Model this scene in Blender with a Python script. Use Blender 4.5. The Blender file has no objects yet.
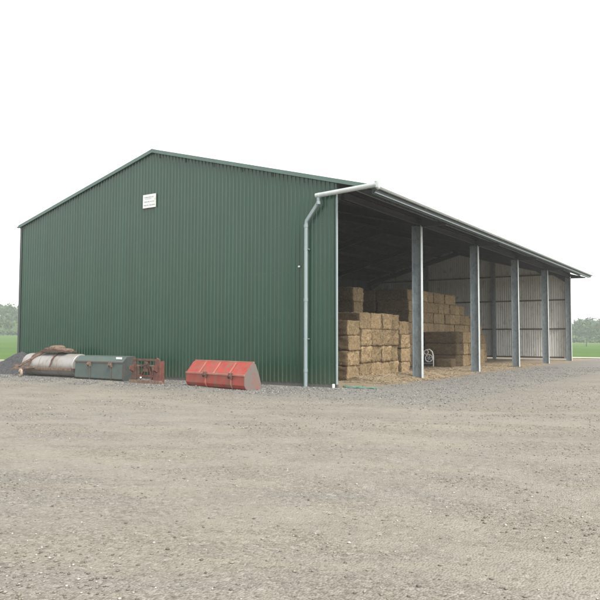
import bpy, bmesh, math, random
import numpy as np
from mathutils import Vector, Matrix, noise
random.seed(7); rng = np.random.default_rng(11)
SC = bpy.context.scene
COL = SC.collection
R = math.radians

# ------------------------------------------------------------------ camera
TH, PI_, RO = .5798, .0567, .0028
CX, CY, CZ = 11.173, -19.2823, 1.6016
rt = Vector((math.cos(TH), math.sin(TH), 0)); fw = Vector((-math.sin(TH), math.cos(TH), 0)); up = Vector((0, 0, 1))
F2 = fw*math.cos(PI_) + up*math.sin(PI_); U2 = -fw*math.sin(PI_) + up*math.cos(PI_)
R3 = rt*math.cos(RO) + U2*math.sin(RO); U3 = -rt*math.sin(RO) + U2*math.cos(RO)
cam = bpy.data.cameras.new('camera'); cam.sensor_width = 36; cam.lens = 36*682.45/600; cam.clip_end = 5000; cam.clip_start = .1
co = bpy.data.objects.new('camera', cam); COL.objects.link(co); SC.camera = co
m = Matrix((R3, U3, -F2)).transposed().to_4x4(); m.translation = Vector((CX, CY, CZ)); co.matrix_world = m

def polar(right, fwd):            # a place given as metres right of and ahead of where the photographer stood
    return CX + rt.x*right + fw.x*fwd, CY + rt.y*right + fw.y*fwd

# ------------------------------------------------------------------ light
w = bpy.data.worlds.new('World'); SC.world = w; w.use_nodes = True
nt = w.node_tree; nt.nodes.clear()
SUN_EL, SUN_AZ = 52, 112          # azimuth clockwise from +Y
sky = nt.nodes.new('ShaderNodeTexSky'); sky.sky_type = 'NISHITA'; sky.sun_disc = False
sky.sun_elevation = R(SUN_EL); sky.sun_rotation = R(SUN_AZ); sky.dust_density = 1.2; sky.air_density = 1.0; sky.ozone_density = 1.0
hs = nt.nodes.new('ShaderNodeHueSaturation'); hs.inputs['Saturation'].default_value = .05
bg = nt.nodes.new('ShaderNodeBackground'); bg.inputs['Strength'].default_value = .15
out = nt.nodes.new('ShaderNodeOutputWorld')
nt.links.new(sky.outputs[0], hs.inputs['Color']); nt.links.new(hs.outputs[0], bg.inputs['Color']); nt.links.new(bg.outputs[0], out.inputs['Surface'])
sl = bpy.data.lights.new('sun', 'SUN'); sl.energy = 1.5; sl.angle = R(14); sl.color = (1, .95, .87)
so = bpy.data.objects.new('sun', sl); COL.objects.link(so)
sd = Vector((math.sin(R(SUN_AZ))*math.cos(R(SUN_EL)), math.cos(R(SUN_AZ))*math.cos(R(SUN_EL)), math.sin(R(SUN_EL))))
so.rotation_euler = sd.to_track_quat('Z', 'Y').to_euler()
SC.view_settings.view_transform = 'Standard'; SC.view_settings.look = 'None'; SC.view_settings.gamma = 1
SC.view_settings.use_curve_mapping = False; SC.view_settings.exposure = 1.3
SC.cycles.volume_bounces = 2

# ------------------------------------------------------------------ materials
def nodes(name):
    M = bpy.data.materials.new(name); M.use_nodes = True
    n = M.node_tree; b = n.nodes['Principled BSDF']; return M, n, b
def N(n, t, **kw):
    x = n.nodes.new(t)
    for k, v in kw.items():
        if k in x.inputs.keys() if hasattr(x.inputs, 'keys') else False: x.inputs[k].default_value = v
        else: setattr(x, k, v)
    return x
def tex(n, scale=(1,1,1), kind='Object', rot=(0,0,0)):
    tc = n.nodes.new('ShaderNodeTexCoord'); mp = n.nodes.new('ShaderNodeMapping')
    mp.inputs['Scale'].default_value = scale; mp.inputs['Rotation'].default_value = rot
    n.links.new(tc.outputs[kind], mp.inputs['Vector']); return mp.outputs[0]
def nz(n, vec, scale, detail=4, rough=.6, dist=0):
    x = n.nodes.new('ShaderNodeTexNoise'); x.inputs['Scale'].default_value = scale; x.inputs['Detail'].default_value = detail
    x.inputs['Roughness'].default_value = rough; x.inputs['Distortion'].default_value = dist
    n.links.new(vec, x.inputs['Vector']); return x.outputs['Fac']
def ramp(n, fac, stops):
    x = n.nodes.new('ShaderNodeValToRGB'); e = x.color_ramp.elements
    while len(e) < len(stops): e.new(.5)
    for i, (p, c) in enumerate(stops):
        e[i].position = p; e[i].color = (c if len(c) == 4 else (*c, 1)) if not isinstance(c, float) else (c, c, c, 1)
    n.links.new(fac, x.inputs[0]); return x.outputs[0]
def mix(n, fac, a, b, mode='MIX'):
    x = n.nodes.new('ShaderNodeMix'); x.data_type = 'RGBA'; x.blend_type = mode
    for s, v in ((0, fac), (6, a), (7, b)):
        if isinstance(v, (int, float)): x.inputs[s].default_value = v
        elif isinstance(v, tuple): x.inputs[s].default_value = (*v, 1)[:4]
        else: n.links.new(v, x.inputs[s])
    return x.outputs[2]
def bump(n, b, h, strength=.4, dist=.02):
    x = n.nodes.new('ShaderNodeBump'); x.inputs['Strength'].default_value = strength; x.inputs['Distance'].default_value = dist
    n.links.new(h, x.inputs['Height']); n.links.new(x.outputs[0], b.inputs['Normal'])

def metal(name, col, rough=.5, met=0., var=.12, scale=3, stain=None, stain_amt=.5, bstr=.05, spec=.5, stretch=(1,1,.25)):
    M, n, b = nodes(name); v = tex(n, stretch)
    f = nz(n, v, scale, 5, .65)
    lo = tuple(c*(1-var) for c in col); hi = tuple(min(1, c*(1+var)) for c in col)
    c = ramp(n, f, [(.3, lo), (.7, hi)])
    if stain:
        v2 = tex(n, (1, 1, .6)); s = nz(n, v2, scale*1.7, 6, .7, .3)
        c = mix(n, ramp(n, s, [(.62-.25*stain_amt, 0.), (.80-.25*stain_amt, 1.)]), c, stain)
    n.links.new(c, b.inputs['Base Color']); b.inputs['Roughness'].default_value = rough; b.inputs['Metallic'].default_value = met
    b.inputs['Specular IOR Level'].default_value = spec
    f3 = nz(n, tex(n, (1,1,1)), 40, 3); bump(n, b, f3, bstr, .01)
    return M
M = {}
# green profiled wall sheet: smooth polyester paint, faint vertical rain streaks and panel laps
def wall_green():
    Mm, n, b = nodes('green_sheet'); v = tex(n, (1, 1, .05))
    f = nz(n, v, 2.2, 5, .6); f2 = nz(n, tex(n, (1,1,1)), .35, 4, .5); f3 = nz(n, tex(n, (6,6,.25)), 3, 3, .6)
    c = ramp(n, f, [(.3, (.007, .040, .0205)), (.7, (.012, .056, .030))])
    c = mix(n, ramp(n, f2, [(.35, 0.), (.75, .5)]), c, (.017, .058, .037))
    c = mix(n, ramp(n, f3, [(.60, 0.), (.85, .45)]), c, (.028, .072, .050))
    # sheet laps every metre and rows of fixing screws on the rails
    tq = n.nodes.new('ShaderNodeTexCoord'); sq = n.nodes.new('ShaderNodeSeparateXYZ'); n.links.new(tq.outputs['Object'], sq.inputs[0])
    def mth(op, a_, b_=0.0):
        q = n.nodes.new('ShaderNodeMath'); q.operation = op
        for i, v_ in ((0, a_), (1, b_)):
            if isinstance(v_, (int, float)): q.inputs[i].default_value = v_
            else: n.links.new(v_, q.inputs[i])
        return q.outputs[0]
    lap = mth('LESS_THAN', mth('FRACT', mth('DIVIDE', mth('ADD', sq.outputs[0], 50), 1.02)), .012)
    sh_ = mth('FRACT', mth('DIVIDE', mth('ADD', sq.outputs[0], 51.048), .34)); sv_ = mth('FRACT', mth('DIVIDE', sq.outputs[2], 1.55))
    dot = mth('MULTIPLY', mth('LESS_THAN', mth('ABSOLUTE', mth('SUBTRACT', sh_, .5)), .035), mth('LESS_THAN', mth('ABSOLUTE', mth('SUBTRACT', sv_, .5)), .0078))
    c = mix(n, mth('MULTIPLY', lap, .45), c, (.006, .03, .018))
    c = mix(n, mth('MULTIPLY', dot, .7), c, (.07, .13, .11))
    # splash dirt thrown up along the foot of the sheets
    tc = n.nodes.new('ShaderNodeTexCoord'); sx = n.nodes.new('ShaderNodeSeparateXYZ'); n.links.new(tc.outputs['Object'], sx.inputs[0])
    mr = n.nodes.new('ShaderNodeMapRange'); mr.inputs[1].default_value = .1; mr.inputs[2].default_value = .8; mr.inputs[3].default_value = .7; mr.inputs[4].default_value = 0
    n.links.new(sx.outputs[2], mr.inputs[0])
    d = n.nodes.new('ShaderNodeMath'); d.operation = 'MULTIPLY'; n.links.new(mr.outputs[0], d.inputs[0]); n.links.new(nz(n, tex(n, (1,1,1)), 5, 5, .7), d.inputs[1])
    c = mix(n, d.outputs[0], c, (.10, .10, .075))
    n.links.new(c, b.inputs['Base Color']); b.inputs['Roughness'].default_value = .32; b.inputs['Specular IOR Level'].default_value = .6
    bump(n, b, nz(n, tex(n, (1,1,.5)), 1.1, 3), .5, .03)
    return Mm
M['green'] = wall_green()
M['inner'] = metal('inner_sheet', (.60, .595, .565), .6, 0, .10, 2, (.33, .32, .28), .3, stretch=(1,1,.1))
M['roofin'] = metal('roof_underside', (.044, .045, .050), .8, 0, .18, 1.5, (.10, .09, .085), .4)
M['roofout'] = metal('roof_sheet', (.10, .17, .15), .5, 0, .1, 2)
M['flash'] = metal('flashing', (.085, .14, .12), .45, 0, .1, 2)
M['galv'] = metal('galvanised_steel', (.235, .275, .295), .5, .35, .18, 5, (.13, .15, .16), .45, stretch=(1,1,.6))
M['galvl'] = metal('bright_flange', (.46, .50, .50), .5, .1, .12, 6, (.30, .32, .32), .35)  # paler steel, light on the outer post flanges put into the colour
M['steel'] = metal('dull_steel', (.06, .062, .068), .6, .2, .15, 4)
M['rail'] = metal('brown_rail', (.10, .085, .075), .7, .1, .15, 4)
M['pipe'] = metal('grey_pipe', (.24, .295, .305), .38, 0, .08, 3, (.33, .36, .34), .3)
M['gutter'] = metal('pale_gutter', (.46, .495, .495), .4, 0, .08, 3, (.38, .42, .40), .3)
M['fascia'] = metal('dark_fascia', (.055, .065, .065), .6, 0, .1, 3)
M['white'] = metal('white_plastic', (.75, .76, .75), .5, 0, .05, 3, (.5, .48, .42), .4)
M['ink'] = metal('grey_ink', (.33, .35, .36), .6, 0, .1, 20)
M['ink2'] = metal('pale_ink', (.45, .47, .50), .6, 0, .1, 20)
M['concrete'] = metal('concrete', (.10, .10, .095), .9, 0, .2, 6, bstr=.3)
M['red'] = metal('red_paint', (.34, .045, .034), .45, 0, .2, 3.2, (.20, .10, .07), .7, .25, stretch=(1,1,1))
M['redfade'] = metal('faded_red_edge', (.34, .13, .095), .55, 0, .15, 3, (.30, .20, .15), .5, .25, stretch=(1,1,1))
M['redworn'] = metal('worn_red_plate', (.28, .06, .045), .6, .1, .25, 3, (.16, .135, .12), 1.25, .3, stretch=(1,1,1))
M['scraped'] = metal('scraped_steel', (.20, .165, .15), .55, .3, .2, 4, (.24, .13, .09), .5, .3, stretch=(1,1,1))
M['greypaint'] = metal('grey_green_paint', (.070, .102, .094), .5, 0, .12, 3, (.12, .095, .075), .38, .2, stretch=(1,1,1))
M['greystrap'] = metal('stained_grey_edge', (.085, .095, .09), .6, 0, .2, 5, (.12, .08, .055), .8, .3, stretch=(1,1,1))
M['greydark'] = metal('grimy_grey_plate', (.048, .062, .06), .65, 0, .25, 4, (.09, .07, .055), .6, .3, stretch=(1,1,1))
M['rust'] = metal('rust', (.085, .05, .038), .85, 0, .45, 9, (.19, .10, .07), .5, .5, stretch=(1,1,1))
M['rustred'] = metal('rusty_red', (.17, .055, .042), .75, 0, .45, 8, (.085, .045, .035), .75, .5, stretch=(1,1,1))
M['rustpale'] = metal('pale_rust', (.19, .135, .10), .85, 0, .4, 8, (.11, .065, .045), .65, .5, stretch=(1,1,1))
M['wheelpale'] = metal('pale_painted_wheel', (.42, .35, .26), .7, 0, .2, 6, (.20, .13, .09), .5, .3, stretch=(1,1,1))
M['drum'] = metal('worn_drum_steel', (.36, .35, .335), .42, .3, .08, 1.6, (.25, .20, .155), .45, .2, stretch=(1,1,1))
M['black'] = metal('black_rubber', (.03, .03, .03), .8, 0, .2, 6)
M['netting'] = metal('green_netting', (.09, .19, .14), .8, 0, .3, 14)

def straw_mat(name, c0, c1, c2):
    Mm, n, b = nodes(name)
    oi = n.nodes.new('ShaderNodeObjectInfo'); tc = n.nodes.new('ShaderNodeTexCoord')
    ad = n.nodes.new('ShaderNodeVectorMath'); ad.operation = 'MULTIPLY_ADD'
    n.links.new(oi.outputs['Random'], ad.inputs[0]); ad.inputs[1].default_value = (37, 37, 37); n.links.new(tc.outputs['Object'], ad.inputs[2])
    def mp(s):
        x = n.nodes.new('ShaderNodeMapping'); x.inputs['Scale'].default_value = s; n.links.new(ad.outputs[0], x.inputs['Vector']); return x.outputs[0]
    a = nz(n, mp((10, 16, 26)), 1.0, 6, .8, .8); bb = nz(n, mp((26, 26, 8)), 1.0, 6, .8, 1.2); cc = nz(n, mp((3, 3, 3)), 1, 3, .6)
    mx = mix(n, .5, a, bb)
    c = ramp(n, mx, [(.38, c0), (.5, c1), (.63, c2)])
    c = mix(n, ramp(n, cc, [(.4, 0.), (.75, .45)]), c, tuple(x*.62 for x in c1))
    hv = n.nodes.new('ShaderNodeHueSaturation'); mr = n.nodes.new('ShaderNodeMapRange'); mr.inputs[3].default_value = .82; mr.inputs[4].default_value = 1.16
    n.links.new(oi.outputs['Random'], mr.inputs[0]); n.links.new(mr.outputs[0], hv.inputs['Value']); n.links.new(c, hv.inputs['Color'])
    n.links.new(hv.outputs[0], b.inputs['Base Color']); b.inputs['Roughness'].default_value = .95; b.inputs['Specular IOR Level'].default_value = .1
    bump(n, b, mx, 1.0, .06)
    return Mm
M['straw'] = straw_mat('straw', (.11, .075, .04), (.37, .27, .155), (.58, .455, .29))
M['strawdark'] = straw_mat('dark_straw', (.045, .032, .02), (.15, .11, .068), (.25, .19, .12))  # darker straw for the long sides of bales and some whole bales
def floor_straw():
    Mm, n, b = nodes('fallen_straw'); v = tex(n); a = nz(n, v, 22, 6, .8, .5); a2 = nz(n, v, 2.5, 5, .7)
    c = ramp(n, mix(n, .6, a2, a), [(.36, (.13, .10, .066)), (.5, (.30, .24, .16)), (.66, (.48, .39, .265))])
    n.links.new(c, b.inputs['Base Color']); b.inputs['Roughness'].default_value = .95; b.inputs['Specular IOR Level'].default_value = .1
    bump(n, b, a, 1.0, .03); return Mm
M['strawfloor'] = floor_straw()

# ------------------------------------------------------------------ mesh helpers
class MB:
    def __init__(s): s.v = []; s.f = []; s.m = []; s.cm = 0
    def mat(s, i): s.cm = i; return s
    def add(s, vs, fs):
        o = len(s.v); s.v += [tuple(x) for x in vs]
        for f in fs: s.f.append(tuple(i+o for i in f)); s.m.append(s.cm)
        return s
    def box(s, a, b, M_=None):
        x0, y0, z0 = a; x1, y1, z1 = b
        vs = [Vector(p) for p in ((x0,y0,z0),(x1,y0,z0),(x1,y1,z0),(x0,y1,z0),(x0,y0,z1),(x1,y0,z1),(x1,y1,z1),(x0,y1,z1))]
        if M_: vs = [M_ @ p for p in vs]
        return s.add(vs, [(0,3,2,1),(4,5,6,7),(0,1,5,4),(1,2,6,5),(2,3,7,6),(3,0,4,7)])
    def prism(s, poly, ax, a, b):      # polygon extruded from a to b along axis ax (0,1,2); poly gives the two other coordinates in order
        n = len(poly)
        def P(q, t):
            l = list(q); l.insert(ax, t); return l
        return s.add([P(q, a) for q in poly] + [P(q, b) for q in poly],
                     [tuple(range(n-1, -1, -1)), tuple(range(n, 2*n))] + [(i, (i+1) % n, n+(i+1) % n, n+i) for i in range(n)])
    def bar(s, p, q, wd, h, upv=(0,0,1)):   # rectangular bar from p to q
        p, q = Vector(p), Vector(q); d = (q-p).normalized(); u = Vector(upv); sd_ = d.cross(u)
        if sd_.length < 1e-4: sd_ = d.cross(Vector((1,0,0)))
        sd_.normalize(); u = sd_.cross(d).normalized()
        c = [sd_*(-wd/2)+u*(-h/2), sd_*(wd/2)+u*(-h/2), sd_*(wd/2)+u*(h/2), sd_*(-wd/2)+u*(h/2)]
        return s.add([p+k for k in c]+[q+k for k in c], [(3,2,1,0),(4,5,6,7),(0,1,5,4),(1,2,6,5),(2,3,7,6),(3,0,4,7)])
    def tube(s, pts, rad, n=12, caps=True):
        pts = [Vector(p) for p in pts]; rads = rad if isinstance(rad, (list, tuple)) else [rad]*len(pts)
        rings = []; prev = None
        for i, p in enumerate(pts):
            d = (pts[min(i+1, len(pts)-1)] - pts[max(i-1, 0)]).normalized()
            if prev is None: a = d.orthogonal().normalized()
            else: a = (prev - d*prev.dot(d)).normalized()
            prev = a; b = d.cross(a)
            rings.append([p + (a*math.cos(2*math.pi*k/n) + b*math.sin(2*math.pi*k/n))*rads[i] for k in range(n)])
        fs = [(i*n+k, i*n+(k+1) % n, (i+1)*n+(k+1) % n, (i+1)*n+k) for i in range(len(pts)-1) for k in range(n)]
        if caps: fs += [tuple(range(n-1, -1, -1)), tuple((len(pts)-1)*n+k for k in range(n))]
        return s.add([v for r in rings for v in r], fs)
    def lathe(s, prof, axis_o, axis_d, n=32):   # prof: (t, r) along the axis
        o, d = Vector(axis_o), Vector(axis_d).normalized(); a = d.orthogonal().normalized(); b = d.cross(a)
        vs = [o+d*t+(a*math.cos(2*math.pi*k/n)+b*math.sin(2*math.pi*k/n))*r for t, r in prof for k in range(n)]
        fs = [(i*n+k, i*n+(k+1) % n, (i+1)*n+(k+1) % n, (i+1)*n+k) for i in range(len(prof)-1) for k in range(n)]
        return s.add(vs, fs)
    def sheet(s, us, pt, v0, v1, t=.004):   # profiled sheet: us = [(u, n)], pt(u, n, v); outer face cm, inner face cm+1
        o = len(s.v); k = len(us)
        for off in (0, -t):
            for (u, nn) in us:
                s.v.append(tuple(pt(u, nn+off, v0(u)))); s.v.append(tuple(pt(u, nn+off, v1(u))))
        for i in range(k-1):
            a = o+2*i; s.f.append((a, a+2, a+3, a+1)); s.m.append(s.cm)
            b = a+2*k; s.f.append((b, b+1, b+3, b+2)); s.m.append(s.cm+1)
            s.f.append((a, b, b+2, a+2)); s.m.append(s.cm); s.f.append((a+1, a+3, b+3, b+1)); s.m.append(s.cm)
        return s
    def build(s, name, mats, parent=None, smooth=False, loc=None, bevel=0, fix=True, auto=None):
        me = bpy.data.meshes.new(name); me.from_pydata(s.v, [], s.f); me.update()
        for mm in (mats if isinstance(mats, (list, tuple)) else [mats]): me.materials.append(mm)
        if max(s.m or [0]): me.polygons.foreach_set('material_index', s.m)
        if fix:
            bm = bmesh.new(); bm.from_mesh(me); bmesh.ops.recalc_face_normals(bm, faces=bm.faces); bm.to_mesh(me); bm.free()
        if smooth:
            me.polygons.foreach_set('use_smooth', [True]*len(me.polygons))
            if auto: me.set_sharp_from_angle(angle=R(auto))
        o = bpy.data.objects.new(name, me); COL.objects.link(o)
        if parent: o.parent = parent
        if loc: o.location = loc
        if bevel:
            md = o.modifiers.new('bevel', 'BEVEL'); md.width = bevel; md.segments = 2; md.limit_method = 'ANGLE'
        return o
def tag(o, label=None, cat=None, group=None, kind=None):
    if label: o['label'] = label
    if cat: o['category'] = cat
    if group: o['group'] = group
    if kind: o['kind'] = kind
    return o
def empty(name, loc=(0,0,0), rz=0):
    o = bpy.data.objects.new(name, None); COL.objects.link(o); o.location = loc; o.rotation_euler = (0,0,rz); o.empty_display_size = .2; return o

# ------------------------------------------------------------------ BARN
W, HE, TAN, SPAN2, OH = 16.93, 6.809, math.tan(R(15)), 16.93/2, 1.459
YE, YF = -.08, 35.5            # roof ends
YW = 34.78                     # far wall
def roofz(x): return HE - TAN*x if x > -SPAN2 else HE + TAN*(x + W)
barn = tag(empty('barn', (0, 0, 0)), 'large green profiled steel barn with pitched roof and one open side full of straw', 'barn')
PITCH = .17
def prof(L, flip=1):
    us = []; x = 0
    while x < L - .001:
        us += [(x, 0), (x+.085, 0), (x+.103, .026*flip), (x+.152, .026*flip)]; x += PITCH
    us = [(u, q) for u, q in us if u < L-.002] + [(L, 0)]
    return us
def with_apex(us, a):
    o = []
    for i, (u, q) in enumerate(us):
        if i and us[i-1][0] < a < u:
            t = (a-us[i-1][0])/(u-us[i-1][0]); o.append((a, us[i-1][1]*(1-t)+q*t))
        o.append((u, q))
    return o
GM = [M['green'], M['inner']]; M['innershade'] = metal('shaded_inner_sheet', (.115, .125, .135), .65, 0, .12, 2, (.08, .08, .08), .4, stretch=(1,1,.1))  # inner sheet again, darkened: shade inside the barn put into the colour
us = with_apex(prof(W), SPAN2)
MB().sheet(us, lambda u, q, v: (-W+u, -q, v), lambda u: .12, lambda u: roofz(-W+u)-.035).build('gable_wall', [M['green'], M['innershade']], barn, fix=False)
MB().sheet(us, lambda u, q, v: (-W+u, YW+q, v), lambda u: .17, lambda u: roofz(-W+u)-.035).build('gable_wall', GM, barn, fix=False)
MB().sheet(prof(YW-.05), lambda u, q, v: (-W-q, .03+u, v), lambda u: .12, lambda u: roofz(-W)-.08).build('back_wall', [M['green'], M['innershade']], barn, fix=False)
ur = prof(YF-YE)
c15 = math.cos(R(15)); s15 = math.sin(R(15))
def slope_pt_r(u, q, v): return (-SPAN2+v*c15+q*s15, YE+u, roofz(-SPAN2)-v*s15+q*c15)
def slope_pt_l(u, q, v): return (-SPAN2-v*c15-q*s15, YE+u, roofz(-SPAN2)-v*s15+q*c15)
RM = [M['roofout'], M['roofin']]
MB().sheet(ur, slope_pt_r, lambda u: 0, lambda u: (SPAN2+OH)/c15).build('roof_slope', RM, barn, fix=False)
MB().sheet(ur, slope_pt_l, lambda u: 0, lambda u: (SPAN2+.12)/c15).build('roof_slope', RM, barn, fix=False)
zr = roofz(-SPAN2)
MB().prism([(-SPAN2-.25, zr-.02), (-SPAN2, zr+.05), (-SPAN2+.25, zr-.02), (-SPAN2+.25, zr-.012), (-SPAN2, zr+.062), (-SPAN2-.25, zr-.012)], 1, YE-.03, YF+.03).build('ridge_cap', M['flash'], barn)
# barge flashings on both gables
for (yy, sgn) in ((YE, -1), (YF, 1)):
    for side in (0, 1):
        x0, x1 = (-SPAN2, OH+.02) if side == 0 else (-W-.14, -SPAN2)
        b = MB()
        pts = []
        for x in (x0, x1): pts.append((x, roofz(x)))
        (xa, za), (xb, zb) = pts
        y0, y1 = sorted((yy+sgn*.015, yy+sgn*.03))
        b.prism([(xa, za-.085), (xb, zb-.085), (xb, zb+.045), (xa, za+.045)], 1, y0, y1)
        y0, y1 = sorted((yy+sgn*.03, yy-sgn*.12))
        b.prism([(xa, za+.046), (xb, zb+.046), (xb, zb+.056), (xa, za+.056)], 1, y0, y1)
        b.build('barge_flashing', M['flash'], barn)
# corner trims and concrete plinths
MB().box((-.020, -.050, .12), (.010, -.041, 6.40)).box((.004, -.0409, .12), (.010, .03, 6.40)).build('corner_trim', M['pipe'], barn)
MB().box((-W-.05, -.055, .1), (-W+.10, -.045, 6.77)).box((-W-.055, -.045, .1), (-W-.045, .12, 6.77)).build('corner_trim', M['fascia'], barn)
MB().box((-W+.02, .0, -.3), (-.02, .12, .118)).build('plinth', M['concrete'], barn)
MB().box((-W+.02, .13, -.3), (-W+.14, YW-.1, .118)).build('plinth', M['concrete'], barn)
MB().tube([(-.05, -.16, -.02), (-.05, -.16, .14), (-.05, -.16, .145)], [.045, .045, .03], 14).build('pipe_stub', M['white'], barn, smooth=True, auto=40)
# steel frames
def ibeam(b, p, q, depth, fl, axis_w, tf=.016, tw=.012, mats=(0, 0)):   # web in plane spanned by (q-p) and dirn
    p, q = Vector(p), Vector(q); d = (q-p).normalized(); wv = Vector(axis_w).normalized(); hv = wv.cross(d).normalized()
    def blk(h0, h1, w0, w1, mt):
        c = [wv*w0+hv*h0, wv*w1+hv*h0, wv*w1+hv*h1, wv*w0+hv*h1]
        b.mat(mt).add([p+k for k in c]+[q+k for k in c], [(3,2,1,0),(4,5,6,7),(0,1,5,4),(1,2,6,5),(2,3,7,6),(3,0,4,7)])
    blk(-depth/2, -depth/2+tf, -fl/2, fl/2, mats[0]); blk(depth/2-tf, depth/2, -fl/2, fl/2, mats[1]); blk(-depth/2+tf+.0005, depth/2-tf-.0005, -tw/2, tw/2, mats[0])
FY = [.25] + [7*n-.5 for n in range(1, 6)]
GAL = [M['galv'], M['galvl']]
RT = .25                         # rafter top below roof surface
RD = .34
for n, y in enumerate(FY):
    # open side column, light on its outer flange is put into paler steel
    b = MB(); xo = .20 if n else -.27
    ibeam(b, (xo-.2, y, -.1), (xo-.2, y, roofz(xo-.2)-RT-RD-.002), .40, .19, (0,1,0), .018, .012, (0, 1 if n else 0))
    if n: b.mat(0).box((xo-.46, y-.15, -.05), (xo+.06, y+.15, .018))
    if n: b.mat(0).tube([(xo-.12, y-.135, 0), (xo-.12, y-.135, .06)], .014, 8)
    p = b.build('post', GAL, barn)
    # back column
    b = MB(); ibeam(b, (-W+.27, y, -.1), (-W+.27, y, roofz(-W+.27)-RT-RD-.002), .36, .18, (0,1,0)); b.build('post', GAL, barn)
    # rafters (gable frame simpler, same section)
    b = MB(); zc = RT+RD/2
    ibeam(b, (-SPAN2+.002, y, roofz(-SPAN2)-zc), (.2 if n else .0, y, roofz(.2 if n else .0)-zc), RD, .16, (0,1,0)); b.build('rafter', M['steel'], barn)
    b = MB(); ibeam(b, (-SPAN2-.002, y, roofz(-SPAN2)-zc), (-W+.05, y, roofz(-W+.05)-zc), RD, .16, (0,1,0)); b.build('rafter', M['steel'], barn)
    if n:
        zb = lambda x: roofz(x)-RT-RD
        b = MB().prism([(-.202, zb(-.2)-.34), (-.202, zb(-.2)-.003), (-1.05, zb(-1.05)-.003)], 1, y-.008, y+.008)
        b.bar((-.21, y, zb(-.21)-.35), (-1.07, y, zb(-1.07)-.01), .16, .014); b.build('haunch', M['steel'], barn)
        b = MB().prism([(-W+.46, zb(-W+.46)-.5), (-W+.46, zb(-W+.46)-.003), (-W+1.6, zb(-W+1.6)-.003)], 1, y-.008, y+.008); b.build('haunch', M['galv'], barn)
        # plate stiffener to the cantilever
        MB().prism([(.202, zb(.2)), (.202, roofz(.2)-RT), (1.25, roofz(1.25)-RT), (1.25, roofz(1.25)-RT-.07)], 1, y-.03, y+.03).build('bracket', M['steel'], barn)
# purlins along the roof (Z section)
def purlin(x, name='purlin', mat=None):
    z1 = roofz(x)-.036; z0 = z1-.205; sg = 1 if x > -SPAN2 else -1
    b = MB().prism([(x-.055, z1), (x+.003, z1), (x+.003, z0+.004), (x+.06, z0+.004), (x+.06, z0), (x-.001, z0), (x-.001, z1-.004), (x-.055, z1-.004)], 1, YE+.05, YF-.05)
    b.build(name, mat or M['steel'], barn)
for x in (-8.1, -6.7, -5.3, -3.95, -2.6, -1.3, .0, .72, 1.30): purlin(x, mat=M['galv'] if x > .5 else None)
for x in (-8.85, -10.2, -11.6, -12.95, -14.3, -15.6, -16.7): purlin(x)
# eaves beam behind the open side and tie rods
MB().prism([(.06, 6.44), (.15, 6.44), (.15, 6.435), (.065, 6.435), (.065, 6.245), (.15, 6.245), (.15, 6.24), (.06, 6.24)], 1, .35, YW-.35).build('eaves_beam', M['steel'], barn)
# eaves fascia and half round gutter on the open side
ez = roofz(OH)
MB().box((OH-.035, YE+.03, ez-.155), (OH-.02, YF-.03, ez-.035)).build('fascia', M['fascia'], barn)
MB().box((OH-.06, YE+.03, ez-.190), (OH-.018, YF-.03, ez-.157)).build('fascia_angle', M['pipe'], barn)
def gutter(cx, cz, y0, y1, r=.058, name='gutter'):
    o = [(cx+r*math.cos(a), cz-r*math.sin(a)) for a in [math.pi*k/10 for k in range(11)]]
    i = [(cx+(r-.006)*math.cos(a), cz-(r-.006)*math.sin(a)) for a in [math.pi*k/10 for k in range(10, -1, -1)]]
    b = MB().prism(o+i, 1, y0, y1)
    for yy in (y0+.004, y1-.004): b.prism([(x, z) for x, z in o], 1, yy-.003, yy+.003)
    b.tube([(cx+r, y0, cz), (cx+r, y1, cz)], .011, 8)
    return b.build(name, M['gutter'], barn, smooth=True, auto=35)
gutter(OH+.062, ez-.005, YE-.10, YF+.02)
gutter(-W-.22, roofz(-W-.12)-.0, YE-.05, YF+.02)
for k in range(12):
    y = .8+k*3.1; MB().bar((OH-.015, y, ez-.078), (OH+.08, y, ez-.072), .03, .008).bar((OH+.08, y, ez-.072), (OH+.126, y, ez-.01), .03, .008).build('gutter_bracket', M['pipe'], barn)
# the fat pipe carrying the water back across the gable end, with its collars, and the downpipe
yp = -.21
b = MB().tube([(OH+.10, yp, 6.455), (-.70, yp, 6.35)], .078, 20)
for t in (.02, .985): b.tube([(OH+.10-t*2.16+.03, yp, 6.455-.105*t), (OH+.10-t*2.16-.03, yp, 6.453-.105*t)], .088, 20)
b.build('outlet_pipe', M['gutter'], barn, smooth=True, auto=35)
MB().tube([(OH+.10, YE-.03, ez-.06), (OH+.10, yp, ez-.03), (OH+.10, yp, 6.56), (OH+.10, yp, 6.57)], [.06, .06, .075, .04], 14).build('gutter_outlet', M['gutter'], barn, smooth=True, auto=40)
b = MB().tube([(-.60, yp, 6.28), (-.60, yp, 6.12), (-1.10, yp+.05, 5.55), (-1.12, yp+.05, 5.40), (-1.12, yp+.05, 3.0), (-1.12, yp+.05, .02)], .062, 16)
for z in (6.1, 5.38, 2.9, .55): 
    x = -.60 if z > 6 else -1.12; y = yp if z > 6 else yp+.05
    b.tube([(x, y, z-.05), (x, y, z+.05)], .074, 16)
dp = b.build('downpipe', M['pipe'], barn, smooth=True, auto=35)
for z in (4.6, 1.6): MB().box((-1.20, yp+.05-.01, z-.02), (-1.04, -.036, z+.02)).build('pipe_clip', M['galv'], dp)
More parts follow.
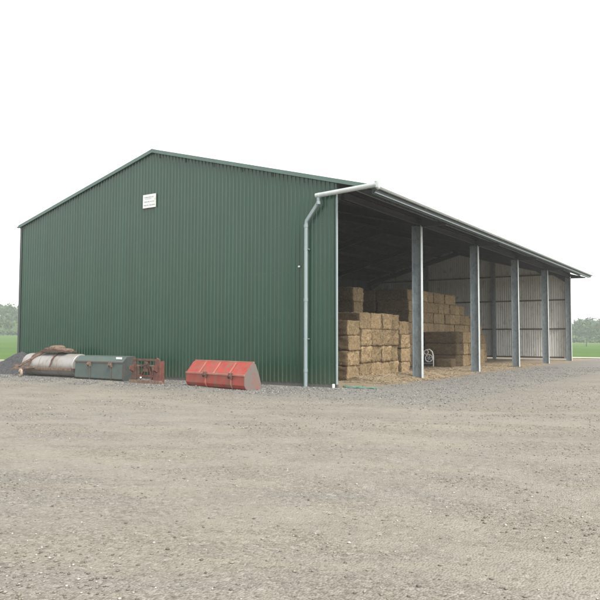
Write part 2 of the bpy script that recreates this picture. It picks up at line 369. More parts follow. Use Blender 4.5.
# rails and wind columns on the walls
for z in (2.40, 4.60, 6.55): MB().box((-W+.5, YW-.09, z-.05), (-.1, YW-.035, z+.05)).build('rail', M['rail'], barn)
MB().box((-W+.5, YW-.09, .19), (-.42, YW-.035, .30)).build('rail', M['rail'], barn)
for z in (1.8, 3.5, 5.2): MB().box((-W+.037, .5, z-.08), (-W+.088, YW-.1, z+.08)).build('rail', M['rail'], barn)
for z in (2.4, 4.6): MB().box((-W+.5, .037, z-.08), (-.45, .088, z+.08)).build('rail', M['rail'], barn)
for x in (-5.64, -11.29):
    for y, nm in ((YW-.24, 0), (.25, 0)):
        b = MB(); ibeam(b, (x, y, -.1), (x, y, roofz(x)-RT-RD-.01), .26, .20, (1,0,0)); b.build('wind_post', M['galv'], barn)
# pale strip footing under the far wall
MB().box((-W+.3, YW-.02, -.2), (-.3, YW+.10, .05)).build('footing', M['galvl'], barn)
# small fixing with a broken clip on the gable
MB().box((-1.50, -.06, 4.02), (-1.43, -.034, 4.07)).build('wall_clip', M['white'], barn)

# ---- sign board on the gable
sg = tag(empty('sign', (-8.60, -.06, 7.06)), 'small white board with faint grey lettering high on the green gable', 'sign')
MB().box((-.35, -.012, -.27), (.35, .012, .27)).build('board', M['white'], sg, bevel=.004)
for (z, x0, x1, h, d) in ((.16, -.26, .24, .045, .06), (.095, -.22, .12, .03, .045), (-.02, -.28, -.02, .05, .06), (-.02, .05, .26, .05, .06), (-.16, -.29, -.04, .055, .07), (-.16, .02, .30, .055, .07)):
    x = x0; b = MB()
    while x < x1:
        wd = d*random.uniform(.45, .8); hh = h*random.uniform(.6, 1)
        b.mat(random.choice((0, 1))).box((x, -.0165, z-hh/2), (x+wd, -.0125, z+hh/2)); x += wd+.008
    b.box((x0, -.0150, z-.004), (x1, -.0122, z+.004)); b.build('lettering', [M['ink'], M['ink2']], sg)

# ------------------------------------------------------------------ ground, field, hills
def terr(x, y):
    dx, dy = x-CX, y-CY; r_ = dx*rt.x+dy*rt.y; f_ = dx*fw.x+dy*fw.y; d = math.hypot(r_, f_); a = math.atan2(r_, f_)
    s = max(0, min(1, (.0-a)/.45+.5)) if abs(a) < 1.6 else .5      # 1 to the left
    rise = (.15+2.6*s)*max(0, min(1, (d-90)/240))**1.3
    h = 0
    if d > 335:
        t = min(1, (d-335)/130); t = t*t*(3-2*t)
        H = 7.6+4.8*s+2.2*math.sin(a*9+1)+1.2*math.sin(a*23)
        h = H*t
    return rise+h-.03+ (.10*noise.noise(Vector((x*.02, y*.02, 0))) if d > 70 else 0)
ring = [0.5, 8, 16, 26, 36, 46, 56, 66, 80, 95, 115, 140, 170, 210, 250, 290, 330, 345, 360, 380, 400, 425, 450, 480, 520, 570]
seg = 160
b = MB(); vs = []; fs = []
for d in ring:
    for k in range(seg):
        a = 2*math.pi*k/seg; x, y = polar(math.sin(a)*d, math.cos(a)*d); vs.append((x, y, terr(x, y)))
for i in range(len(ring)-1):
    for k in range(seg): fs.append((i*seg+k, i*seg+(k+1) % seg, (i+1)*seg+(k+1) % seg, (i+1)*seg+k))
fs.append(tuple(range(seg-1, -1, -1)))
b.add(vs, fs)
def grass_mat():
    Mm, n, b = nodes('field_grass')
    a = nz(n, tex(n), .03, 5, .6); c_ = nz(n, tex(n), 1.5, 5, .75); e = nz(n, tex(n, (1,1,1), 'Object', (0,0,R(30))), .4, 3)
    c = ramp(n, a, [(.35, (.048, .110, .024)), (.65, (.085, .155, .036))])
    c = mix(n, ramp(n, c_, [(.4, 0.), (.75, .5)]), c, (.12, .16, .05))
    n.links.new(c, b.inputs['Base Color']); b.inputs['Roughness'].default_value = .9; b.inputs['Specular IOR Level'].default_value = .1
    bump(n, b, c_, .6, .2); return Mm
field = b.build('field', grass_mat(), smooth=True); tag(field, kind='structure')

# yard: compacted gravel sheet with shallow wheel ruts, ends in an uneven edge where the grass starts
def yard_z(x, y):
    v = Vector((x, y, 0)); r_ = (x-CX)*rt.x+(y-CY)*rt.y; f_ = (x-CX)*fw.x+(y-CY)*fw.y
    u = Vector((r_*.12+f_*.03, f_*.9, 3))
    damp = 1 if y < -.3 or x > .4 else .3
    z = .018*noise.noise(u)+.02*noise.noise(v*.35)+.008*noise.noise(v*2.3)
    return z*damp
def edge_n(t): return .9*noise.noise(Vector((t*.3, 1.7, 0)))+.3*noise.noise(Vector((t*1.3, 5, 0)))
x_l = lambda y: -32.2 + edge_n(y) + (0 if y < 9 else (y-9)*.95)
y_f = lambda x: 42.0 + edge_n(x+40)
xs = list(np.arange(-60, 60.01, .5)); ysr = list(np.arange(-70, 46.01, .5))
import itertools
def grid(name, x0, x1, y0, y1, step, lift, mat):
    X = np.arange(x0, x1+1e-6, step); Y = np.arange(y0, y1+1e-6, step); vs = []; fs = []
    for y in Y:
        for x in X: vs.append((x, y, yard_z(x, y)+lift))
    nx = len(X)
    for j in range(len(Y)-1):
        for i in range(nx-1): fs.append((j*nx+i, j*nx+i+1, (j+1)*nx+i+1, (j+1)*nx+i))
    return vs, fs
# one sheet: rows follow the far edge so that its outline is uneven; finer near the camera
Xn = list(np.arange(-46, -18, .5))+list(np.arange(-18, 20, .22))+list(np.arange(20, 60, 1.2))
Yn = list(np.arange(-60, -22, 1.6))+list(np.arange(-22, 6, .22))+list(np.arange(6, 42.3, .6))
vs = []; fs = []
for y in Yn:
    for x in Xn:
        yy = y; xx = x
        if y >= 36: yy = 36+(y-36)/(Yn[-1]-36)*(y_f(x)-36)
        lx = x_l(yy)
        if x < -18: xx = -18+(x+18)/(28)*( -18-lx)
        vs.append((xx, yy, yard_z(xx, yy)+.012))
nx = len(Xn)
for j in range(len(Yn)-1):
    for i in range(nx-1): fs.append((j*nx+i, j*nx+i+1, (j+1)*nx+i+1, (j+1)*nx+i))
TRACKS = ((14, 24, 21.8, .9), (3, -30, 40, .95), (0, -60, 74.2, .9), (-20, 0, 23, .9))
def gravel_mat(name='gravel'):
    Mm, n, b = nodes(name)
    tc = n.nodes.new('ShaderNodeTexCoord'); P = tc.outputs['Object']
    def mp(scale, rz=0):
        a0 = n.nodes.new('ShaderNodeMapping'); a0.inputs['Rotation'].default_value = (0,0,rz); n.links.new(P, a0.inputs['Vector'])
        a1 = n.nodes.new('ShaderNodeMapping'); a1.inputs['Scale'].default_value = scale; n.links.new(a0.outputs[0], a1.inputs['Vector']); return a1.outputs[0]
    sx = n.nodes.new('ShaderNodeSeparateXYZ'); n.links.new(P, sx.inputs[0])
    def mr(src, a0, a1, b0=0, b1=1):
        q = n.nodes.new('ShaderNodeMapRange'); q.inputs[1].default_value = a0; q.inputs[2].default_value = a1; q.inputs[3].default_value = b0; q.inputs[4].default_value = b1
        q.interpolation_type = 'SMOOTHSTEP'; n.links.new(src, q.inputs[0]); return q.outputs[0]
    def ma(op, a_, b_):
        q = n.nodes.new('ShaderNodeMath'); q.operation = op; q.use_clamp = False
        for i, v in ((0, a_), (1, b_)):
            if isinstance(v, (int, float)): q.inputs[i].default_value = v
            else: n.links.new(v, q.inputs[i])
        return q.outputs[0]
    vor = n.nodes.new('ShaderNodeTexVoronoi'); vor.inputs['Scale'].default_value = 52; n.links.new(mp((1,1,1)), vor.inputs['Vector'])
    vor2 = n.nodes.new('ShaderNodeTexVoronoi'); vor2.inputs['Scale'].default_value = 27; n.links.new(mp((1,1,1), .4), vor2.inputs['Vector'])
    sep = n.nodes.new('ShaderNodeSeparateColor'); n.links.new(vor.outputs['Color'], sep.inputs[0])
    sep2 = n.nodes.new('ShaderNodeSeparateColor'); n.links.new(vor2.outputs['Color'], sep2.inputs[0])
    streak = nz(n, mp((.10, .75, 1), -TH), 1.0, 5, .65, .3)       # wheel tracks run across the yard
    streak2 = nz(n, mp((.16, .5, 1), -TH+.25), 1.3, 5, .7, .6)
    big = nz(n, mp((1,1,1)), .22, 5, .6); mid = nz(n, mp((1,1,1)), 1.4, 6, .75); fine = nz(n, mp((1,1,1)), 14, 5, .8)
    # compacted wheel tracks swinging across the yard
    trk = None
    for (r_, f_, rad, off) in TRACKS:
        cx_, cy_ = polar(r_, f_)
        vd = n.nodes.new('ShaderNodeVectorMath'); vd.operation = 'DISTANCE'; vd.inputs[1].default_value = (cx_, cy_, 0)
        flat = n.nodes.new('ShaderNodeCombineXYZ'); n.links.new(sx.outputs[0], flat.inputs[0]); n.links.new(sx.outputs[1], flat.inputs[1]); n.links.new(flat.outputs[0], vd.inputs[0])
        dd = ma('ABSOLUTE', ma('SUBTRACT', ma('ADD', vd.outputs['Value'], ma('MULTIPLY', ma('SUBTRACT', big, .5), 1.1)), rad), 0)
        one = mr(ma('ABSOLUTE', ma('SUBTRACT', dd, off), 0), .42, .12)
        trk = one if trk is None else ma('MAXIMUM', trk, one)
    trk = ma('MULTIPLY', trk, ramp(n, mid, [(.34, 0.), (.58, .8)]))
    # grey loose stone band along the foot of the gable and the open side
    d1 = ma('ADD', mr(sx.outputs[1], -5.2, -2.6), 0)
    wob = ma('MULTIPLY', ma('SUBTRACT', big, .5), 3.2)
    y2 = ma('ADD', sx.outputs[1], wob)
    x2 = ma('ADD', sx.outputs[0], wob)
    band = ma('MULTIPLY', mr(y2, -6.5, -2.2), mr(x2, 7.5, 3.0))
    grey = ma('MULTIPLY', ma('MAXIMUM', ma('MULTIPLY', band, .85), ramp(n, streak, [(.46, 0.), (.66, .65)])), ma('SUBTRACT', 1, ma('MULTIPLY', trk, .8)))
    tan_c = ramp(n, mix(n, .5, fine, sep.outputs[0]), [(.22, (.165, .149, .121)), (.5, (.238, .217, .180)), (.80, (.305, .282, .238))])
    tan_c = mix(n, ramp(n, streak2, [(.47, 0.), (.60, .8)]), tan_c, (.292, .266, .220))
    tan_c = mix(n, trk, tan_c, (.272, .252, .214))
    gry_c = ramp(n, mix(n, .4, sep.outputs[0], fine), [(.22, (.135, .131, .120)), (.5, (.20, .194, .178)), (.78, (.28, .272, .25))])
    c = mix(n, grey, tan_c, gry_c)
    c = mix(n, ramp(n, mid, [(.34, .30), (.52, 0.)]), c, (.17, .155, .13))
    # pale bigger stones here and there, darker crumbs
    c = mix(n, ramp(n, sep2.outputs[1], [(.93, 0.), (.96, .35)]), c, (.40, .38, .34))
    c = mix(n, ramp(n, sep2.outputs[2], [(.93, 0.), (.96, .4)]), c, (.09, .082, .072))
    # earth and trodden straw inside the barn
    ins = ma('MULTIPLY', mr(ma('ADD', sx.outputs[0], ma('MULTIPLY', ma('SUBTRACT', mid, .5), 1.6)), 1.4, .2), mr(sx.outputs[1], -.02, .3))
    st_c = ramp(n, mix(n, .6, mid, fine), [(.34, (.14, .112, .076)), (.5, (.27, .216, .148)), (.66, (.42, .34, .235))])
    c = mix(n, ma('MULTIPLY', ins, .85), c, st_c)
    n.links.new(c, b.inputs['Base Color']); b.inputs['Roughness'].default_value = .95; b.inputs['Specular IOR Level'].default_value = .12
    h = ma('ADD', ma('MULTIPLY', vor.outputs['Distance'], -.6), ma('ADD', ma('MULTIPLY', fine, .7), ma('MULTIPLY', vor2.outputs['Distance'], -.25)))
    bump(n, b, h, .9, .025)
    return Mm
GR = gravel_mat()
yard = MB().add(vs, fs).build('gravel_yard', GR, smooth=True, fix=False); tag(yard, kind='structure')
# pale track where yard meets field at the far right and left
def strip(name, pts, wd, z, mat):
    vs = []; fs = []
    for i, (x, y) in enumerate(pts):
        a = Vector(pts[min(i+1, len(pts)-1)])-Vector(pts[max(i-1, 0)]); nn = Vector((-a.y, a.x)).normalized()
        k = 1+.25*noise.noise(Vector((x*.4, y*.4, 0)))
        for s in (-.5, .5): vs.append((x+nn.x*wd*s*k, y+nn.y*wd*s*k, z))
    for i in range(len(pts)-1): fs.append((2*i, 2*i+1, 2*i+3, 2*i+2))
    return tag(MB().add(vs, fs).build(name, mat), kind='structure')
PT = metal('pale_track_chippings', (.52, .49, .42), .95, 0, .2, 1.2, (.36, .35, .25), .4, .3, .1, (1,1,1))
strip('path', [(x, 44.3+.6*noise.noise(Vector((x*.2, 0, 0)))) for x in np.arange(-44, 50, 1.5)], 3.0, .03, PT)
strip('path', [(-33.6+edge_n(y)*.8+(0 if y < 9 else (y-9)*.95), y) for y in np.arange(-20, 22, 1)], 1.6, .036, PT)

# loose stones lying on the yard: far too many to count
def stones(name, cnt, region, smin, smax, seed, keep):
    rg = np.random.default_rng(seed)
    base = np.array([(1,0,0),(-1,0,0),(0,1,0),(0,-1,0),(0,0,1),(0,0,-.6),(.6,.6,.5),(-.6,.5,.5)], float)
    tri = np.array([(6,4,0),(6,0,2),(6,2,4),(7,4,2),(7,2,1),(7,1,4),(4,1,3),(4,3,0),(5,2,0),(5,1,2),(5,3,1),(5,0,3)])
    P = region(rg, cnt); P = P[[keep(p) for p in P]]; n_ = len(P)
    s = smin+(smax-smin)*rg.random(n_)**3
    sc = s[:, None]*rg.uniform(.6, 1.15, (n_, 3)); sc[:, 2] *= .65
    a = rg.random(n_)*6.28; V = base[None]*rg.uniform(.75, 1.2, (n_, 8, 3))*sc[:, None, :]
    ca, sa = np.cos(a)[:, None], np.sin(a)[:, None]
    X = V[..., 0]*ca-V[..., 1]*sa; Y = V[..., 0]*sa+V[..., 1]*ca
    Z = V[..., 2]+np.array([yard_z(p[0], p[1])+.012 for p in P])[:, None]+s[:, None]*.2
    V = np.stack([X+P[:, :1], Y+P[:, 1:2], Z], -1).reshape(-1, 3)
    T = (tri[None]+8*np.arange(n_)[:, None, None]).reshape(-1, 3)
    me = bpy.data.meshes.new(name); me.vertices.add(len(V)); me.vertices.foreach_set('co', V.ravel())
    me.loops.add(len(T)*3); me.loops.foreach_set('vertex_index', T.ravel().astype(np.int32))
    me.polygons.add(len(T)); me.polygons.foreach_set('loop_start', np.arange(0, len(T)*3, 3, dtype=np.int32))
    me.update(calc_edges=True); me.validate()
    o = bpy.data.objects.new(name, me); COL.objects.link(o); return o
def stone_mat():
    Mm, n, b = nodes('loose_stone'); g = n.nodes.new('ShaderNodeNewGeometry')
    c = ramp(n, g.outputs['Random Per Island'], [(0, (.11, .102, .09)), (.35, (.19, .175, .15)), (.6, (.25, .225, .185)), (.85, (.33, .305, .265)), (1, (.52, .50, .46))])
    c = mix(n, ramp(n, nz(n, tex(n), 60, 4), [(.35, .35), (.6, 0.)]), c, (.15, .13, .11))
    n.links.new(c, b.inputs['Base Color']); b.inputs['Roughness'].default_value = .9; b.inputs['Specular IOR Level'].default_value = .15; return Mm
SM = stone_mat()
def polar_region(f0, f1, pw=1.0):
    def fn(rg, c):
        f_ = f0+(f1-f0)*rg.random(c)**pw; r_ = (rg.random(c)*2-1)*(f_*.62+.8)
        return np.stack([CX+rt.x*r_+fw.x*f_, CY+rt.y*r_+fw.y*f_], 1)
    return fn
def clump(p, k=.5, th=-.05): return noise.noise(Vector((p[0]*k, p[1]*k, 8)))+.45*random.uniform(-1, 1) > th
TRK = [(*polar(r_, f_), rad, off) for r_, f_, rad, off in TRACKS]
def on_track(p): return any(abs(abs(math.hypot(p[0]-a, p[1]-b_)-c_)-d_) < .3 for a, b_, c_, d_ in TRK) and random.random() < .8
outside = lambda p: (p[1] < -.05 or p[0] > .05) and not on_track(p)
st = stones('gravel', 34000, polar_region(2.2, 13, 1.15), .004, .019, 1, lambda p: outside(p) and clump(p)); st.data.materials.append(SM)
tag(st, 'loose crushed stones scattered over the yard in the foreground', 'gravel', kind='stuff')
st = stones('gravel', 34000, polar_region(12, 26, 1.0), .008, .026, 2, lambda p: outside(p) and clump(p, .35, .05)); st.data.materials.append(SM)
tag(st, 'loose crushed stones scattered over the middle of the yard', 'gravel', kind='stuff')
def band_region(rg, c):
    k = rg.random(c) < .62; x = np.where(k, rg.uniform(-18, .5, c), rg.uniform(.2, 5, c)); y = np.where(k, -.15-3.6*rg.random(c)**1.2, rg.uniform(-4, 22, c))
    return np.stack([x, y], 1)
st = stones('gravel', 42000, band_region, .009, .034, 3, lambda p: outside(p) and clump(p, .8, -.1)); 
def grey_stone():
    Mm, n, b = nodes('grey_stone'); g = n.nodes.new('ShaderNodeNewGeometry')
    c = ramp(n, g.outputs['Random Per Island'], [(0, (.08, .08, .078)), (.4, (.165, .163, .158)), (.8, (.25, .246, .236)), (1, (.40, .39, .37))])
    n.links.new(c, b.inputs['Base Color']); b.inputs['Roughness'].default_value = .9; b.inputs['Specular IOR Level'].default_value = .15; return Mm
st.data.materials.append(grey_stone())
tag(st, 'loose grey stones heaped along the foot of the barn', 'gravel', kind='stuff')

# dark heap of road planings at the far left corner of the gable
vs = []; fs = []; nr, ns = 14, 48
for i in range(nr+1):
    t = i/nr
    for k in range(ns):
        a = 2*math.pi*k/ns; wx = 3.0 if math.cos(a) < 0 else 1.9; wy = 2.2 if math.sin(a) > 0 else .85
        x = -16.35+math.cos(a)*wx*t; y = -.25+math.sin(a)*wy*t
        z = .98*(1-t)**1.0+.10*noise.noise(Vector((x*1.5, y*1.5, 2)))*(1-t)+.05*noise.noise(Vector((x*6, y*6, 2)))*(1-t)-.02*t
        vs.append((x, y, z))
for i in range(nr):
    for k in range(ns): fs.append((i*ns+k, (i+1)*ns+k, (i+1)*ns+(k+1) % ns, i*ns+(k+1) % ns))
hm = metal('dark_planings', (.065, .067, .072), .95, 0, .4, 9, (.11, .105, .10), .5, .9, .1, (1,1,1))
heap = MB().add(vs, fs).build('gravel_heap', hm, fix=True)
tag(heap, 'dark heap of road planings banked against the left corner of the gable', 'gravel heap')

# ------------------------------------------------------------------ straw bales
BL, BW, BH = 2.10, .94, .64
def bale_mesh(seed, mat):
    bm = bmesh.new(); bmesh.ops.create_grid(bm, x_segments=1, y_segments=1, size=1); bm.clear()
    nx, ny, nz_ = 18, 13, 10
    vid = {}
    def V(i, j, k):
        if (i, j, k) not in vid:
            x, y, z = i/nx-.5, j/ny-.5, k/nz_-.5
            X, Y, Z = x*BL, y*BW, z*BH
            # rounded edges
            ex = max(0, abs(x)-.44)/.06; ey = max(0, abs(y)-.40)/.10; ezz = max(0, abs(z)-.36)/.14
            Z *= 1-.025*max(ex, ey); Y *= 1-.025*max(ex, ezz); X *= 1-.012*max(ey, ezz)
            q = Vector((X*4+seed*3.3, Y*5, Z*6+seed*9.1)); n0 = noise.noise_vector(q)*.038; n1 = noise.noise_vector(q*3.1)*.030
            p = Vector((X, Y, Z+BH/2))+n0+n1
            # twine cuts across the ends
            if abs(x) > .49 and j % 2 == 1: p.x -= math.copysign(.028, x)
            if abs(z) > .49 and j % 2 == 1: p.z -= math.copysign(.010, z)
            vid[(i, j, k)] = bm.verts.new(p)
        return vid[(i, j, k)]
    for i in range(nx):
        for j in range(ny):
            bm.faces.new((V(i,j,0), V(i,j+1,0), V(i+1,j+1,0), V(i+1,j,0))); bm.faces.new((V(i,j,nz_), V(i+1,j,nz_), V(i+1,j+1,nz_), V(i,j+1,nz_)))
        for k in range(nz_):
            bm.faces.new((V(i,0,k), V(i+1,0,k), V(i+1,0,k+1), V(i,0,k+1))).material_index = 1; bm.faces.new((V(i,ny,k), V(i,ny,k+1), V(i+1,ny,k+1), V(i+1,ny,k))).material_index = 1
    for j in range(ny):
        for k in range(nz_):
            bm.faces.new((V(0,j,k), V(0,j,k+1), V(0,j+1,k+1), V(0,j+1,k))); bm.faces.new((V(nx,j,k), V(nx,j+1,k), V(nx,j+1,k+1), V(nx,j,k+1)))
    rg_ = random.Random(seed)
    for _ in range(620):          # stalks standing out of the faces and drooping from the edges
        k = rg_.random(); x = rg_.choice((-.5, .5)) if k < .55 else rg_.uniform(-.5, .5); y = rg_.uniform(-.5, .5); z = rg_.uniform(0, 1)
        if k >= .55:
            if rg_.random() < .5: y = rg_.choice((-.5, .5))
            else: z = rg_.choice((0, 1))
        p = Vector((x*BL*.985, y*BW*.97, z*BH*.97+.01)); o_ = Vector((x, y*.6, (z-.5)*.5)).normalized()
        d = (o_*rg_.uniform(.2, 1)+Vector((rg_.uniform(-1, 1), rg_.uniform(-1, 1), rg_.uniform(-1.2, .5)))).normalized()*rg_.uniform(.04, .12)
        w_ = d.cross(Vector((.3, .5, .8))).normalized()*rg_.uniform(.004, .009)
        bm.faces.new([bm.verts.new(q_) for q_ in (p-w_, p+w_, p+d+w_*.4, p+d-w_*.4)])
    me = bpy.data.meshes.new('straw_bale'); bm.to_mesh(me); bm.free(); me.materials.append(mat); me.materials.append(M['strawdark'])
    me.polygons.foreach_set('use_smooth', [True]*len(me.polygons)); return me
bales = [bale_mesh(s, M['straw']) for s in range(5)]; dark_bales = [bale_mesh(s+20, M['strawdark']) for s in range(3)]
ORD = ['bottom', 'second', 'third', 'fourth', 'fifth', 'sixth', 'top']
NUM = ['first', 'second', 'third', 'fourth', 'fifth', 'sixth', 'seventh', 'eighth', 'ninth', 'tenth', 'eleventh', 'twelfth', 'thirteenth', 'fourteenth', 'fifteenth']
def lname(k, n): return 'on the floor' if k == 0 else 'at the very top' if k == n-1 else ['', 'one up', 'two up', 'three up', 'four up', 'five up'][k]
def bale(x, y, z, label, group, sc=(1,1,1), rz=0, tilt=0, pool=None):
    me = random.choice(pool or bales)
    o = bpy.data.objects.new('straw_bale', me); COL.objects.link(o)
    o.location = (x, y, z); o.rotation_euler = (tilt, 0, rz); o.scale = (sc[0]*random.choice((1, -1)), sc[1]*random.choice((1, -1)), sc[2])
    # keep handedness positive
    if o.scale[0]*o.scale[1] < 0: o.scale[1] *= -1
    return tag(o, label, 'straw bale', group)
j = lambda a: random.uniform(-a, a)
# front stack, ends facing the yard
G1 = 'bales in the front stack beside the gable'
y = 3.62
for c in range(5):
    hs_ = .90 if c == 0 else 1.03; nl = 4; top = 2 if False else nl
    for k in range(nl):
        bale(-2.37+j(.05)-(.12 if c == 4 else 0), y+j(.015), k*BH*hs_, f'tan bale in front stack, {NUM[c]} column from the green gable, {lname(k, nl)}', G1, (1, 1, hs_), j(.015))
    y += .925
# further column a little back, lower
for k in range(4):
    bale(-2.55+j(.05), y+.35, k*BH*.93, f'bale in the narrow column right of the front stack, {lname(k, 4)}', 'bales in the column behind the front stack', (1, 1, .93), j(.03))
# tall brown stack behind the front one (near the gable)
for k in range(6):
    bale(-4.75+j(.04), 8.3, k*.66, f'brownish bale in tall pile seen over front stack, {lname(k, 6)}', 'bales in the tall pile near the gable', (1, 1, 1.03), j(.03))
for k in range(6):
    bale(-6.95+j(.04), 8.3, k*.66, f'bale deeper in the barn behind the tall pile, {lname(k, 6)}', 'bales hidden behind the tall pile', (1, 1, 1.03), j(.03))
# big rear stack stepping down towards the far wall
G2 = 'bales in the big rear stack'
hts = [7, 7, 7, 7, 7, 7, 7, 7, 6, 6, 5, 5, 4, 4, 3]
y = 17.25
for c, n_ in enumerate(hts):
    for k in range(n_):
        bale(-6.05+j(.05), y+j(.012), k*BH, f'bale in big rear stack, {NUM[c]} column from its shaded end, {lname(k, n_)}', G2, (1, 1, 1), j(.012))
    y += .925
for row, n_ in ((1, 7), (2, 6)):
    for k in range(n_):
        bale(-6.05-row*2.13, 17.25+j(.03), k*BH, f'dark bale in rear stack end, {"second" if row == 1 else "third"} from lit corner, {lname(k, n_)}', 'bales in the shaded end of the rear stack', (1, 1, 1), j(.015), pool=dark_bales)
# low block in front of it: dark flank, pale ends
G3 = 'bales in the low block before the rear stack'
y = 19.25
for c in range(4):
    for k in range(3):
        bale(-3.92+j(.03), y+j(.01), k*.675, f'{"dark" if c == 0 else "pale"} bale in low block beside pale cart, {NUM[c]} from dark side, {lname(k, 3)}', G3, (1, 1, 1.055), j(.01), pool=dark_bales if c == 0 else bales)
    y += .945
bale(-3.95, y+.25, 0, 'lone straw bale on the floor at the far end of the low block', None, (1, 1.05, 1.5))
bale(-3.22, 17.85, 0, 'short flattened straw bale lying on the floor before the low block', None, (.46, .75, .75), .04, pool=dark_bales)

# loose straw on the floor: stuff
def straw_litter(cnt, fn, seed):
    rg = random.Random(seed); b = MB()
    for _ in range(cnt):
        x, y, z = fn(rg); a = rg.uniform(0, 3.14); L = rg.uniform(.03, .09); wd = rg.uniform(.003, .006); t = rg.uniform(-.4, .4)
        d = Vector((math.cos(a)*L, math.sin(a)*L, t*L)); s = Vector((-math.sin(a)*wd, math.cos(a)*wd, .003)); p = Vector((x, y, z+.01+abs(t)*L*.6))
        b.add([p-d-s, p+d-s, p+d+s, p-d+s], [(0,1,2,3)])
    return b
def mound(x, y):
    e = max(0, 1-((x+.95)/.95)**2) if y > 3 and y < 9.6 else 0
    return .14*e*(1+.3*noise.noise(Vector((x*2, y*1.3, 4))))
vs = []; fs = []; nx_, ny_ = 22, 70
for jj in range(ny_+1):
    for ii in range(nx_+1):
        x = -1.9+ii/nx_*1.9; y = 3.0+jj/ny_*6.8; ed = min(1, min(jj, ny_-jj)/5)
        vs.append((x, y, mound(x, y)*ed+.02+.015*noise.noise(Vector((x*9, y*9, 1)))*ed-.02*(1-ed)-.03*(ii in (0, nx_))))
for jj in range(ny_):
    for ii in range(nx_): fs.append((jj*(nx_+1)+ii, jj*(nx_+1)+ii+1, (jj+1)*(nx_+1)+ii+1, (jj+1)*(nx_+1)+ii))
md = MB().add(vs, fs); md.build('loose_straw', M['strawfloor'], smooth=True, fix=False)
tag(bpy.data.objects['loose_straw'], 'low drift of fallen straw along the foot of the front stack', 'loose straw', kind='stuff')
def litter_pos(rg):
    k = rg.random()
    if k < .45:
        x = -1.3+rg.random()**1.4*2.2; y = rg.uniform(2.6, 10.5); return x, y, mound(x, y)+.02
    x = rg.uniform(-4.5, .6); y = rg.uniform(9, 26); return x, y, .015
lit = straw_litter(14000, litter_pos, 5).build('straw_litter', M['strawfloor'], fix=False)
tag(lit, 'loose straws littering the barn floor between the posts and the stacks', 'loose straw', kind='stuff')

# ------------------------------------------------------------------ pale cart by the low block
M['palepaint'] = metal('chalky_white_paint', (.66, .65, .62), .55, 0, .1, 6, (.35, .30, .25), .5)
M['blueplate'] = metal('blue_grey_plate', (.20, .25, .31), .5, 0, .15, 6, (.12, .12, .12), .5)
M['brownplate'] = metal('red_brown_plate', (.11, .06, .055), .7, 0, .2, 6)
ct = tag(empty('cart', (-4.12, 17.45, 0), TH-.25), 'small pale tubular cart with a round spoked wheel standing by the first steel post', 'cart')
def ring(b, c, R_, r_, n_=28, m_=8):
    vs = []; fs = []
    for i_ in range(n_):
        a = 2*math.pi*i_/n_
        for k_ in range(m_):
            q = 2*math.pi*k_/m_; rr = R_+r_*math.cos(q); vs.append((c[0]+rr*math.cos(a), c[1]+r_*math.sin(q), c[2]+rr*math.sin(a)))
    for i_ in range(n_):
        for k_ in range(m_): fs.append((i_*m_+k_, ((i_+1) % n_)*m_+k_, ((i_+1) % n_)*m_+(k_+1) % m_, i_*m_+(k_+1) % m_))
    return b.add(vs, fs)
for yy in (-.16, .22):
    pts = [(-.30, yy-.05, 0), (-.31, yy, .45), (-.26, yy, .78), (-.10, yy, .99), (.08, yy, 1.02), (.23, yy, .88), (.29, yy, .62), (.30, yy, .3), (.30, yy-.05, 0)]
    sm_ = []
    for a, b_ in zip(pts[:-1], pts[1:]):
        for k_ in range(3): sm_.append(Vector(a).lerp(Vector(b_), k_/3))
    MB().tube(sm_+[pts[-1]], .027, 8).build('frame', M['palepaint'], ct, smooth=True)
MB().tube([(-.30, -.16, .42), (-.30, .22, .42)], .02, 8).tube([(.30, -.16, .42), (.30, .22, .42)], .02, 8).tube([(0, -.16, 1.01), (0, .22, 1.01)], .02, 8).build('cross_tube', M['palepaint'], ct, smooth=True)
w_ = ring(MB(), (.05, -.20, .52), .20, .028).build('wheel', M['palepaint'], ct, smooth=True)
b = MB()
for k_ in range(6):
    a = k_*math.pi/3+.2; b.tube([(.05+.05*math.cos(a), -.20, .52+.05*math.sin(a)), (.05+.19*math.cos(a), -.20, .52+.19*math.sin(a))], .011, 6)
b.build('spoke', M['palepaint'], w_, smooth=True)
MB().lathe([(-.03, .002), (-.03, .085), (.03, .085), (.03, .002)], (.05, -.20, .52), (0, 1, 0), 20).build('hub', M['blueplate'], w_)
r2 = ring(MB(), (-.10, -.22, .86), .12, .022).build('hand_ring', M['palepaint'], ct, smooth=True)
MB().lathe([(-.01, .002), (-.01, .09), (.01, .09), (.01, .002)], (-.10, -.20, .86), (0, 1, 0), 20).build('plate', M['brownplate'], ct)
MB().box((-.27, -.14, .20), (.27, .20, .24)).build('deck', M['blueplate'], ct, bevel=.005)

# ------------------------------------------------------------------ implements against the gable
# loader buckets resting on their mouths; local x along the blade, y towards the wall
def bucket(name, loc, rz, L, prof_, mats, ribs, label, cut=.0):
    t = tag(empty(name, loc, rz), label, 'loader bucket')
    th = .018
    # shell: polyline profile (y, z) extruded in x
    def offset(p):
        q = []
        for i in range(len(p)):
            a = Vector(p[max(i-1, 0)]); c = Vector(p[min(i+1, len(p)-1)]); d = (c-a).normalized(); q.append((p[i][0]+d.y*th, p[i][1]-d.x*th))
        return q
    inn = offset(prof_)
    MB().prism(list(prof_)+inn[::-1], 0, th, L-th).build('shell', mats[0], t, bevel=.004)
    for x0 in (0, L-th):
        MB().prism(list(prof_), 0, x0, x0+th).build('end_plate', mats[2] if x0 else mats[0], t, bevel=.003)
    return t
